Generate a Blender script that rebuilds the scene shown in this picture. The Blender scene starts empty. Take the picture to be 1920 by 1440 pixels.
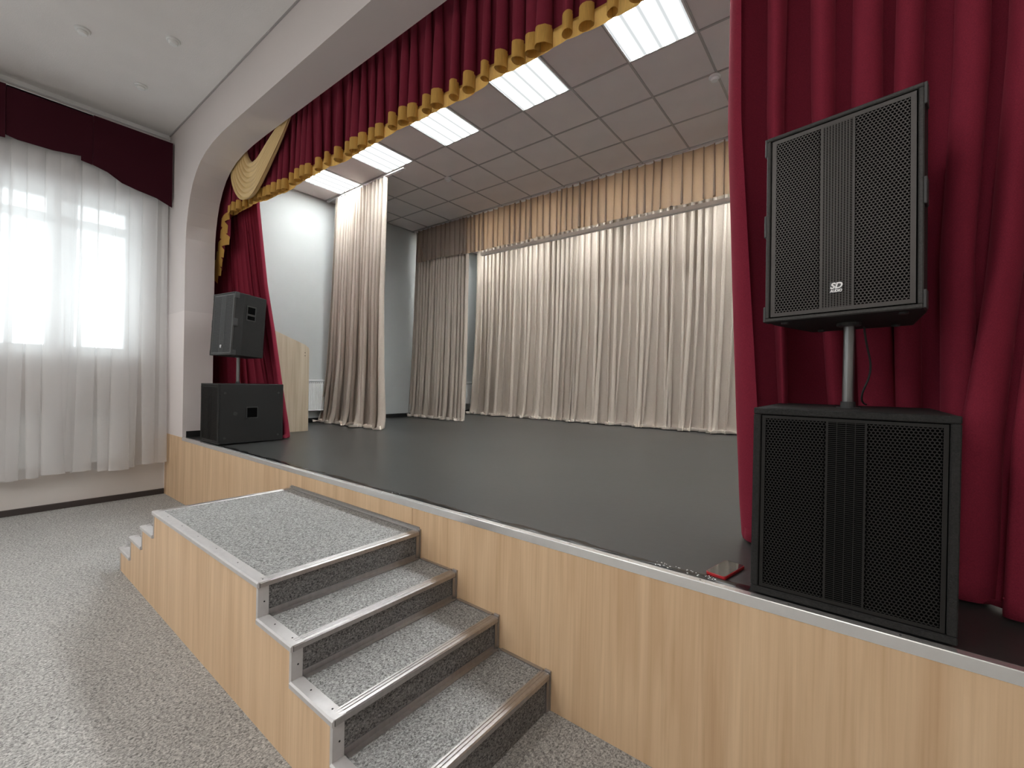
import bpy, bmesh, math, random
from mathutils import Vector, Matrix
from math import sin, cos, pi, radians, sqrt, floor

SC = bpy.context.scene
COL = SC.collection
# ------------------------------------------------------------------ camera
F_PX, YAW, PITCH, ROLL = 828.84, 0.6650, 0.0026, 0.0192
CAM = Vector((6.7352, -1.6575, 1.4459))
fwd = Vector((-sin(YAW) * cos(PITCH), cos(YAW) * cos(PITCH), -sin(PITCH)))
rgt = Vector((cos(YAW), sin(YAW), 0))
upv = rgt.cross(fwd)
r2 = cos(ROLL) * rgt + sin(ROLL) * upv
u2 = -sin(ROLL) * rgt + cos(ROLL) * upv
cam = bpy.data.objects.new('camera', bpy.data.cameras.new('camera'))
COL.objects.link(cam)
M = Matrix((r2, u2, -fwd)).transposed().to_4x4()
M.translation = CAM
cam.matrix_world = M
cam.data.sensor_width = 36.0
cam.data.lens = F_PX / 1920 * 36.0
cam.data.clip_start = 0.02
cam.data.clip_end = 200
SC.camera = cam
# ------------------------------------------------------------------ light and exposure
PANEL_LIGHT = 31.0      # stage ceiling panels
REAR = 0.80               # the rear row of panels is dimmer
HALL_FILL = 10.0        # unseen fill panels added behind the camera
SKY = 2.6               # overcast daylight outside the windows
SC.view_settings.view_transform = 'Standard'
SC.view_settings.look = 'None'
SC.view_settings.gamma = 1.0
SC.view_settings.use_curve_mapping = False
SC.view_settings.exposure = 0.92
w = bpy.data.worlds.new('overcast_sky'); SC.world = w; w.use_nodes = True
bg = w.node_tree.nodes['Background']
bg.inputs[0].default_value = (0.93, 0.965, 1.0, 1)
bg.inputs[1].default_value = SKY
SC.cycles.max_bounces = 8
SC.cycles.diffuse_bounces = 5
SC.cycles.transparent_max_bounces = 8
SC.cycles.sample_clamp_indirect = 6.0

WIN = [(-2.30, -0.30), (-5.4, -3.4), (-8.5, -6.5), (-11.5, -9.6)]   # window openings in the left wall (y0, y1)
WZ0, WZ1 = 1.69, 3.42
def portal(y0, y1):
    l = bpy.data.lights.new('window_daylight', 'AREA'); l.shape = 'RECTANGLE'
    l.size = WZ1 - WZ0; l.size_y = y1 - y0
    l.cycles.is_portal = True
    o = bpy.data.objects.new('window_daylight', l); COL.objects.link(o)
    o.location = (-0.36, (y0 + y1) / 2, (WZ0 + WZ1) / 2)
    o.rotation_euler = (0, -pi / 2, 0)
for a_, b_ in WIN: portal(a_, b_)

# ------------------------------------------------------------------ materials
def new_mat(name):
    m = bpy.data.materials.new(name); m.use_nodes = True
    nt = m.node_tree; p = nt.nodes['Principled BSDF']
    return m, nt, p
def plain(name, col, rough=0.6, metal=0.0, bump=0.0, bscale=200.0, var=0.06, vscale=3.0, spec=0.5, coat=0.0, stretch=(1, 1, 1)):
    m, nt, p = new_mat(name)
    tc = nt.nodes.new('ShaderNodeTexCoord'); mp = nt.nodes.new('ShaderNodeMapping')
    mp.inputs['Scale'].default_value = stretch
    nt.links.new(tc.outputs['Object'], mp.inputs[0])
    n = nt.nodes.new('ShaderNodeTexNoise'); n.inputs['Scale'].default_value = vscale; n.inputs['Detail'].default_value = 3
    nt.links.new(mp.outputs[0], n.inputs['Vector'])
    r = nt.nodes.new('ShaderNodeValToRGB')
    r.color_ramp.elements[0].position = 0.3; r.color_ramp.elements[1].position = 0.7
    r.color_ramp.elements[0].color = (*[c * (1 - var) for c in col], 1)
    r.color_ramp.elements[1].color = (*[min(1, c * (1 + var)) for c in col], 1)
    nt.links.new(n.outputs[0], r.inputs[0]); nt.links.new(r.outputs[0], p.inputs['Base Color'])
    p.inputs['Roughness'].default_value = rough; p.inputs['Metallic'].default_value = metal
    p.inputs['Specular IOR Level'].default_value = spec
    p.inputs['Coat Weight'].default_value = coat
    if bump:
        b = nt.nodes.new('ShaderNodeBump'); n2 = nt.nodes.new('ShaderNodeTexNoise')
        n2.inputs['Scale'].default_value = bscale; n2.inputs['Detail'].default_value = 2
        nt.links.new(tc.outputs['Object'], n2.inputs['Vector'])
        nt.links.new(n2.outputs[0], b.inputs['Height']); b.inputs['Strength'].default_value = bump
        b.inputs['Distance'].default_value = 0.002
        nt.links.new(b.outputs[0], p.inputs['Normal'])
    return m
def paint_two_tone(name, low, high, zb):
    m = plain(name, low, 0.75, bump=0.25, bscale=90, var=0.02, spec=0.3)
    nt = m.node_tree; p = nt.nodes['Principled BSDF']
    g = nt.nodes.new('ShaderNodeNewGeometry'); s = nt.nodes.new('ShaderNodeSeparateXYZ')
    nt.links.new(g.outputs['Position'], s.inputs[0])
    c = nt.nodes.new('ShaderNodeMath'); c.operation = 'GREATER_THAN'; c.inputs[1].default_value = zb
    nt.links.new(s.outputs['Z'], c.inputs[0])
    mx = nt.nodes.new('ShaderNodeMix'); mx.data_type = 'RGBA'
    nt.links.new(c.outputs[0], mx.inputs[0])
    mx.inputs[6].default_value = (*low, 1); mx.inputs[7].default_value = (*high, 1)
    nt.links.new(mx.outputs[2], p.inputs['Base Color'])
    return m
def wood(name, c1, c2, axis='Z', rough=0.45, scale=1.0):
    m, nt, p = new_mat(name)
    tc = nt.nodes.new('ShaderNodeTexCoord'); mp = nt.nodes.new('ShaderNodeMapping')
    mp.inputs['Scale'].default_value = (9 * scale, 9 * scale, 0.55 * scale)
    nt.links.new(tc.outputs['Object'], mp.inputs[0])
    n = nt.nodes.new('ShaderNodeTexNoise'); n.inputs['Scale'].default_value = 1.6; n.inputs['Detail'].default_value = 6
    n.inputs['Distortion'].default_value = 0.6
    nt.links.new(mp.outputs[0], n.inputs['Vector'])
    r = nt.nodes.new('ShaderNodeValToRGB'); r.color_ramp.elements[0].position = 0.32; r.color_ramp.elements[1].position = 0.66
    r.color_ramp.elements[0].color = (*c1, 1); r.color_ramp.elements[1].color = (*c2, 1)
    nt.links.new(n.outputs[0], r.inputs[0])
    mp2 = nt.nodes.new('ShaderNodeMapping'); mp2.inputs['Scale'].default_value = (90, 90, 1.6)
    nt.links.new(tc.outputs['Object'], mp2.inputs[0])
    n2 = nt.nodes.new('ShaderNodeTexNoise'); n2.inputs['Scale'].default_value = 1.0; n2.inputs['Detail'].default_value = 3
    nt.links.new(mp2.outputs[0], n2.inputs['Vector'])
    r2_ = nt.nodes.new('ShaderNodeValToRGB'); r2_.color_ramp.elements[0].position = 0.3; r2_.color_ramp.elements[1].position = 0.55
    r2_.color_ramp.elements[0].color = (0.86, 0.83, 0.80, 1); r2_.color_ramp.elements[1].color = (1, 1, 1, 1)
    nt.links.new(n2.outputs[0], r2_.inputs[0])
    mx = nt.nodes.new('ShaderNodeMix'); mx.data_type = 'RGBA'; mx.blend_type = 'MULTIPLY'; mx.inputs[0].default_value = 0.7
    nt.links.new(r.outputs[0], mx.inputs[6]); nt.links.new(r2_.outputs[0], mx.inputs[7])
    nt.links.new(mx.outputs[2], p.inputs['Base Color'])
    p.inputs['Roughness'].default_value = rough; p.inputs['Specular IOR Level'].default_value = 0.35
    return m
def carpet(name, dark, light, scale=130.0, streak=False):
    m, nt, p = new_mat(name)
    tc = nt.nodes.new('ShaderNodeTexCoord'); mp = nt.nodes.new('ShaderNodeMapping')
    mp.inputs['Scale'].default_value = (1, 0.75, 1)
    nt.links.new(tc.outputs['Object'], mp.inputs[0])
    n = nt.nodes.new('ShaderNodeTexNoise'); n.inputs['Scale'].default_value = scale; n.inputs['Detail'].default_value = 2.5
    n.inputs['Roughness'].default_value = 0.65; n.inputs['Distortion'].default_value = 0.8
    nt.links.new(mp.outputs[0], n.inputs['Vector'])
    r = nt.nodes.new('ShaderNodeValToRGB'); e = r.color_ramp.elements
    e[0].position = 0.34; e[1].position = 0.68
    e[0].color = (*dark, 1); e[1].color = (*light, 1)
    nt.links.new(n.outputs[0], r.inputs[0])
    n2 = nt.nodes.new('ShaderNodeTexNoise'); n2.inputs['Scale'].default_value = 1.3; n2.inputs['Detail'].default_value = 4
    nt.links.new(tc.outputs['Object'], n2.inputs['Vector'])
    r3 = nt.nodes.new('ShaderNodeValToRGB'); r3.color_ramp.elements[0].color = (0.9, 0.9, 0.9, 1); r3.color_ramp.elements[1].color = (1, 1, 1, 1)
    r3.color_ramp.elements[0].position = 0.35; r3.color_ramp.elements[1].position = 0.65
    nt.links.new(n2.outputs[0], r3.inputs[0])
    mx = nt.nodes.new('ShaderNodeMix'); mx.data_type = 'RGBA'; mx.blend_type = 'MULTIPLY'; mx.inputs[0].default_value = 1
    nt.links.new(r.outputs[0], mx.inputs[6]); nt.links.new(r3.outputs[0], mx.inputs[7])
    nt.links.new(mx.outputs[2], p.inputs['Base Color'])
    b = nt.nodes.new('ShaderNodeBump'); b.inputs['Strength'].default_value = 0.6; b.inputs['Distance'].default_value = 0.003
    nt.links.new(n.outputs[0], b.inputs['Height']); nt.links.new(b.outputs[0], p.inputs['Normal'])
    p.inputs['Roughness'].default_value = 0.95; p.inputs['Specular IOR Level'].default_value = 0.1
    return m
def cloth(name, col, sheen=0.3, transl=0.0, weave=700.0, transp=0.0, rough=0.9, tcol=None, var=0.08, stretch=(1, 1, 1)):
    m, nt, p = new_mat(name)
    tc = nt.nodes.new('ShaderNodeTexCoord')
    n = nt.nodes.new('ShaderNodeTexNoise'); n.inputs['Scale'].default_value = weave; n.inputs['Detail'].default_value = 1
    mp = nt.nodes.new('ShaderNodeMapping'); mp.inputs['Scale'].default_value = stretch
    nt.links.new(tc.outputs['Object'], mp.inputs[0]); nt.links.new(mp.outputs[0], n.inputs['Vector'])
    r = nt.nodes.new('ShaderNodeValToRGB')
    r.color_ramp.elements[0].position = 0.3; r.color_ramp.elements[1].position = 0.7
    r.color_ramp.elements[0].color = (*[c * (1 - var) for c in col], 1)
    r.color_ramp.elements[1].color = (*[min(1, c * (1 + var)) for c in col], 1)
    nt.links.new(n.outputs[0], r.inputs[0]); nt.links.new(r.outputs[0], p.inputs['Base Color'])
    p.inputs['Roughness'].default_value = rough; p.inputs['Specular IOR Level'].default_value = 0.15
    p.inputs['Sheen Weight'].default_value = sheen; p.inputs['Sheen Roughness'].default_value = 0.4
    p.inputs['Sheen Tint'].default_value = (*[min(1, c * 2 + 0.05) for c in col], 1)
    out = nt.nodes['Material Output']; last = p.outputs[0]
    if transl:
        t = nt.nodes.new('ShaderNodeBsdfTranslucent'); t.inputs[0].default_value = (*(tcol or col), 1)
        mx = nt.nodes.new('ShaderNodeMixShader'); mx.inputs[0].default_value = transl
        nt.links.new(last, mx.inputs[1]); nt.links.new(t.outputs[0], mx.inputs[2]); last = mx.outputs[0]
    if transp:
        t = nt.nodes.new('ShaderNodeBsdfTransparent')
        mx = nt.nodes.new('ShaderNodeMixShader'); mx.inputs[0].default_value = transp
        nt.links.new(last, mx.inputs[1]); nt.links.new(t.outputs[0], mx.inputs[2]); last = mx.outputs[0]
    nt.links.new(last, out.inputs[0])
    return m
def emit(name, col, strength):
    m = bpy.data.materials.new(name); m.use_nodes = True; nt = m.node_tree; nt.nodes.clear()
    e = nt.nodes.new('ShaderNodeEmission'); e.inputs[0].default_value = (*col, 1); e.inputs[1].default_value = strength
    o = nt.nodes.new('ShaderNodeOutputMaterial'); nt.links.new(e.outputs[0], o.inputs[0])
    return m

M_FLOORCARPET = carpet('grey_floor_carpet', (0.16, 0.158, 0.152), (0.62, 0.61, 0.59), 120)
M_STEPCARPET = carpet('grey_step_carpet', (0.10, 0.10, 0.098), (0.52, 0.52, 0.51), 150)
M_RISERSHADE = carpet('shaded_riser_carpet', (0.05, 0.05, 0.05), (0.30, 0.295, 0.29), 150)  # step carpet copied darker, shade on the risers put into the colour
M_OAK = wood('oak_laminate', (0.57, 0.385, 0.228), (0.70, 0.505, 0.32))
M_ASH = wood('pale_ash_board', (0.46, 0.38, 0.27), (0.58, 0.50, 0.38))
M_FRONTWALL = paint_two_tone('proscenium_paint', (0.72, 0.665, 0.65), (0.655, 0.605, 0.59), 2.2)
M_LEFTWALL = paint_two_tone('hall_wall_paint', (0.64, 0.60, 0.57), (0.60, 0.57, 0.55), 2.2)
M_STAGEWALL = plain('blue_grey_stage_paint', (0.44, 0.457, 0.447), 0.8, bump=0.2, bscale=60, var=0.02)
M_HALLCEIL = plain('hall_ceiling_plaster', (0.80, 0.775, 0.76), 0.9, bump=0.5, bscale=120, var=0.02)
M_TILE = plain('ceiling_tile_board', (0.74, 0.69, 0.675), 0.95, bump=0.4, bscale=160, var=0.03)
M_TBAR = plain('ceiling_grid_metal', (0.40, 0.375, 0.365), 0.4, metal=0.2, var=0.02)
M_DECK = plain('black_linoleum', (0.036, 0.0365, 0.035), 0.34, bump=0.15, bscale=25, var=0.12, vscale=1.5, spec=0.45)
M_BLACKSKIRT = plain('black_skirting', (0.012, 0.012, 0.012), 0.5)
M_BROWNSKIRT = plain('dark_brown_skirting', (0.045, 0.035, 0.032), 0.5)
M_ALU = plain('brushed_aluminium', (0.42, 0.40, 0.39), 0.33, metal=0.85, var=0.08, vscale=60, stretch=(1, 1, 0.1))
M_ALUL = plain('light_aluminium', (0.56, 0.545, 0.54), 0.42, metal=0.35, var=0.04, vscale=30)
M_EDGE = plain('polished_edge_aluminium', (0.80, 0.79, 0.78), 0.26, metal=0.75, var=0.03, vscale=30)
M_WHITE = plain('white_enamel', (0.80, 0.81, 0.80), 0.35, var=0.01)
M_PVC = plain('white_plastic_frame', (0.78, 0.78, 0.78), 0.4, var=0.01)
M_BURG = cloth('burgundy_velvet', (0.215, 0.020, 0.040), 0.35, weave=350, var=0.14)
M_BURGV = cloth('burgundy_valance_cloth', (0.165, 0.017, 0.034), 0.25, weave=350, var=0.10)
M_BURGDARK = cloth('dark_maroon_board_cloth', (0.042, 0.006, 0.012), 0.1, weave=300)
M_GOLD = cloth('gold_fringe', (0.56, 0.33, 0.085), 0.1, weave=330, rough=0.6, var=0.14, stretch=(1, 1, 0.04), transl=0.2, tcol=(0.7, 0.45, 0.15))
M_SATIN = cloth('pale_gold_satin', (0.66, 0.47, 0.22), 0.2, weave=500, rough=0.42, var=0.03)
M_SATIN.node_tree.nodes['Principled BSDF'].inputs['Specular IOR Level'].default_value = 0.5
M_BEIGE = cloth('beige_stage_cloth', (0.45, 0.39, 0.33), 0.25, weave=220, var=0.10)
M_PELMET = cloth('beige_pelmet_cloth', (0.38, 0.315, 0.265), 0.15, transl=0.30, weave=220, tcol=(0.50, 0.31, 0.16))
M_HEM = cloth('cream_hem_lining', (0.80, 0.72, 0.63), 0.1, weave=400, var=0.03)
M_SHEER = cloth('white_sheer', (0.86, 0.84, 0.83), 0.0, transl=0.55, weave=500, transp=0.50, tcol=(0.92, 0.92, 0.92), var=0.02)
M_CAB = plain('textured_black_cabinet_paint', (0.016, 0.0155, 0.015), 0.66, spec=0.3, bump=0.8, bscale=350, var=0.3, vscale=200)
M_GRILLE = plain('dark_perforated_steel', (0.052, 0.047, 0.044), 0.38, metal=0.5, var=0.05, vscale=50)
M_GRILLEDARK = plain('black_perforated_steel', (0.016, 0.015, 0.014), 0.5, metal=0.2, spec=0.3)
M_RIM = plain('textured_rim_paint', (0.034, 0.032, 0.030), 0.6, bump=0.6, bscale=350, var=0.2, vscale=200)
M_FOAMSHADE = plain('black_foam_recess_shade', (0.002, 0.002, 0.002), 0.95, spec=0.05)  # on the handle plates this black stands in for shade
M_RUBBER = plain('black_rubber', (0.03, 0.03, 0.03), 0.5)
M_STEEL = plain('satin_steel_tube', (0.20, 0.20, 0.20), 0.3, metal=0.9)
M_LOGO = plain('white_print', (0.85, 0.85, 0.85), 0.5, var=0.0)
M_PLATE = plain('badge_plate', (0.07, 0.07, 0.075), 0.4)
M_PHONERED = plain('red_phone_case', (0.45, 0.02, 0.025), 0.35)
M_SCREEN = plain('phone_glass', (0.02, 0.022, 0.02), 0.06, spec=0.8, coat=0.6)
M_SCREW = plain('dark_screw', (0.03, 0.03, 0.03), 0.5, metal=0.5)
M_TAPE = plain('black_glossy_tape', (0.006, 0.006, 0.006), 0.18, bump=0.5, bscale=30)
M_CHIP = plain('white_paint_chip', (0.8, 0.8, 0.8), 0.7)
M_SLOT = plain('radiator_shadow_slot', (0.10, 0.10, 0.10), 0.8)

def diffuser_material():
    m = bpy.data.materials.new('prismatic_diffuser'); m.use_nodes = True; nt = m.node_tree; nt.nodes.clear()
    tc = nt.nodes.new('ShaderNodeTexCoord'); s = nt.nodes.new('ShaderNodeSeparateXYZ')
    nt.links.new(tc.outputs['Object'], s.inputs[0])
    # four tubes across the panel: brighter bands above each tube
    a = nt.nodes.new('ShaderNodeMath'); a.operation = 'MULTIPLY'; a.inputs[1].default_value = 2 * pi / 0.140
    nt.links.new(s.outputs['X'], a.inputs[0])
    c = nt.nodes.new('ShaderNodeMath'); c.operation = 'COSINE'; nt.links.new(a.outputs[0], c.inputs[0])
    h = nt.nodes.new('ShaderNodeMapRange'); nt.links.new(c.outputs[0], h.inputs[0])
    h.inputs[1].default_value = 1.0; h.inputs[2].default_value = -0.2; h.name = 'band'
    pw = nt.nodes.new('ShaderNodeMath'); pw.operation = 'POWER'; pw.inputs[1].default_value = 2.6; nt.links.new(h.outputs[0], pw.inputs[0])
    k = nt.nodes.new('ShaderNodeMapRange'); nt.links.new(pw.outputs[0], k.inputs[0])
    k.inputs[1].default_value = 0.0; k.inputs[2].default_value = 1.0
    k.inputs[3].default_value = 0.40; k.inputs[4].default_value = PANEL_LIGHT
    e = nt.nodes.new('ShaderNodeEmission'); e.inputs[0].default_value = (0.95, 0.99, 1.0, 1)
    nt.links.new(k.outputs[0], e.inputs[1])
    o = nt.nodes.new('ShaderNodeOutputMaterial'); nt.links.new(e.outputs[0], o.inputs[0])
    return m
M_DIFF = diffuser_material(); M_DIFF_BACK = diffuser_material(); M_DIFF_BACK.name = 'rear_prismatic_diffuser'
for n_ in M_DIFF_BACK.node_tree.nodes:
    if n_.type == 'MAP_RANGE' and n_.name != 'band': n_.inputs[4].default_value = PANEL_LIGHT * REAR
def glass_material():
    m = bpy.data.materials.new('window_glass'); m.use_nodes = True; nt = m.node_tree; nt.nodes.clear()
    t = nt.nodes.new('ShaderNodeBsdfTransparent'); t.inputs[0].default_value = (0.93, 0.96, 0.96, 1)
    g = nt.nodes.new('ShaderNodeBsdfGlossy'); g.inputs[1].default_value = 0.02
    mx = nt.nodes.new('ShaderNodeMixShader'); mx.inputs[0].default_value = 0.06
    nt.links.new(t.outputs[0], mx.inputs[1]); nt.links.new(g.outputs[0], mx.inputs[2])
    o = nt.nodes.new('ShaderNodeOutputMaterial'); nt.links.new(mx.outputs[0], o.inputs[0])
    return m
M_GLASS = glass_material()

# ------------------------------------------------------------------ mesh helpers
class MB:
    def __init__(s): s.v = []; s.f = []
    def add(s, vs, fs):
        n = len(s.v); s.v += [tuple(p) for p in vs]; s.f += [tuple(i + n for i in f) for f in fs]
    def box(s, x0, x1, y0, y1, z0, z1):
        s.add([(x0, y0, z0), (x1, y0, z0), (x1, y1, z0), (x0, y1, z0), (x0, y0, z1), (x1, y0, z1), (x1, y1, z1), (x0, y1, z1)],
              [(0, 3, 2, 1), (4, 5, 6, 7), (0, 1, 5, 4), (1, 2, 6, 5), (2, 3, 7, 6), (3, 0, 4, 7)])
    def extrude(s, prof, a, b, axis):
        """prof: list of 2-D points; extruded from a to b along axis ('x': prof=(y,z), 'y': prof=(x,z), 'z': prof=(x,y))"""
        n = len(prof)
        def P(p, t):
            return {'x': (t, p[0], p[1]), 'y': (p[0], t, p[1]), 'z': (p[0], p[1], t)}[axis]
        vs = [P(p, a) for p in prof] + [P(p, b) for p in prof]
        fs = [tuple(range(n)), tuple(range(2 * n - 1, n - 1, -1))]
        fs += [(i, i + n, (i + 1) % n + n, (i + 1) % n) for i in range(n)]
        s.add(vs, fs)
    def tube(s, p0, p1, r0, r1=None, n=16, caps=True):
        r1 = r0 if r1 is None else r1
        p0 = Vector(p0); p1 = Vector(p1); d = (p1 - p0).normalized()
        a = d.orthogonal().normalized(); b = d.cross(a)
        vs = []
        for p, r in ((p0, r0), (p1, r1)):
            for i in range(n):
                t = 2 * pi * i / n; vs.append(p + a * (r * cos(t)) + b * (r * sin(t)))
        fs = [(i, (i + 1) % n, (i + 1) % n + n, i + n) for i in range(n)]
        if caps: fs += [tuple(range(n - 1, -1, -1)), tuple(range(n, 2 * n))]
        s.add(vs, fs)
    def lathe(s, c, prof, n=24, axis='z'):
        vs = []; m = len(prof)
        for i in range(n):
            t = 2 * pi * i / n
            for r, h in prof:
                vs.append((c[0] + r * cos(t), c[1] + r * sin(t), c[2] + h))
        fs = []
        for i in range(n):
            j = (i + 1) % n
            for k in range(m - 1): fs.append((i * m + k, j * m + k, j * m + k + 1, i * m + k + 1))
        s.add(vs, fs)
    def build(s, name, mat, parent=None, bevel=0.0, smooth=False, seg=2):
        me = bpy.data.meshes.new(name); me.from_pydata(s.v, [], s.f); me.update()
        bm = bmesh.new(); bm.from_mesh(me)
        bmesh.ops.recalc_face_normals(bm, faces=bm.faces[:])
        if bevel:
            es = [e for e in bm.edges if len(e.link_faces) == 2 and e.calc_face_angle(0) > 0.6]
            bmesh.ops.bevel(bm, geom=es, offset=bevel, segments=seg, affect='EDGES', profile=0.5)
        bm.to_mesh(me); bm.free()
        if smooth:
            me.polygons.foreach_set('use_smooth', [True] * len(me.polygons))
        me.materials.append(mat)
        o = bpy.data.objects.new(name, me); COL.objects.link(o)
        if parent: o.parent = parent
        return o
def tag(o, label=None, cat=None, group=None, kind=None):
    if label: o['label'] = label
    if cat: o['category'] = cat
    if group: o['group'] = group
    if kind: o['kind'] = kind
    return o
def empty(name, loc=(0, 0, 0), rot=(0, 0, 0)):
    o = bpy.data.objects.new(name, None); COL.objects.link(o); o.location = loc; o.rotation_euler = rot
    o.empty_display_size = 0.1
    return o
def copy_tree(o, parent=None):
    c = o.copy(); COL.objects.link(c); c.parent = parent
    for ch in [x for x in bpy.data.objects if x.parent == o]: copy_tree(ch, c)
    return c
def lerp(a, b, t): return a + (b - a) * t
def interp(tab, t):
    """piecewise-linear lookup, tab = [(t, value or tuple)] ascending"""
    if t <= tab[0][0]: return tab[0][1]
    for (a, va), (b, vb) in zip(tab, tab[1:]):
        if t <= b:
            k = (t - a) / (b - a)
            if isinstance(va, tuple): return tuple(lerp(p, q, k) for p, q in zip(va, vb))
            return lerp(va, vb, k)
    return tab[-1][1]
def smooth_path(pts):
    """arc-length parametrised polyline -> function s in 0..1 -> (x, y)"""
    # Catmull-Rom resample
    P = [Vector(p) for p in pts]; Q = [P[0] * 2 - P[1]] + P + [P[-1] * 2 - P[-2]]
    R = []
    for i in range(1, len(Q) - 2):
        for k in range(16):
            t = k / 16; a, b, c, d = Q[i - 1], Q[i], Q[i + 1], Q[i + 2]
            R.append(0.5 * ((2 * b) + (c - a) * t + (2 * a - 5 * b + 4 * c - d) * t * t + (-a + 3 * b - 3 * c + d) * t ** 3))
    R.append(P[-1])
    L = [0]
    for a, b in zip(R, R[1:]): L.append(L[-1] + (b - a).length)
    T = L[-1]
    tab = [(l / T, tuple(r)) for l, r in zip(L, R)]
    import bisect
    keys = [k for k, _ in tab]
    def f(s):
        s = min(1, max(0, s)); i = max(1, min(len(tab) - 1, bisect.bisect_left(keys, s)))
        (a, va), (b, vb) = tab[i - 1], tab[i]
        k = 0 if b == a else (s - a) / (b - a)
        return tuple(lerp(p, q, k) for p, q in zip(va, vb))
    return f, T

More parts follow.
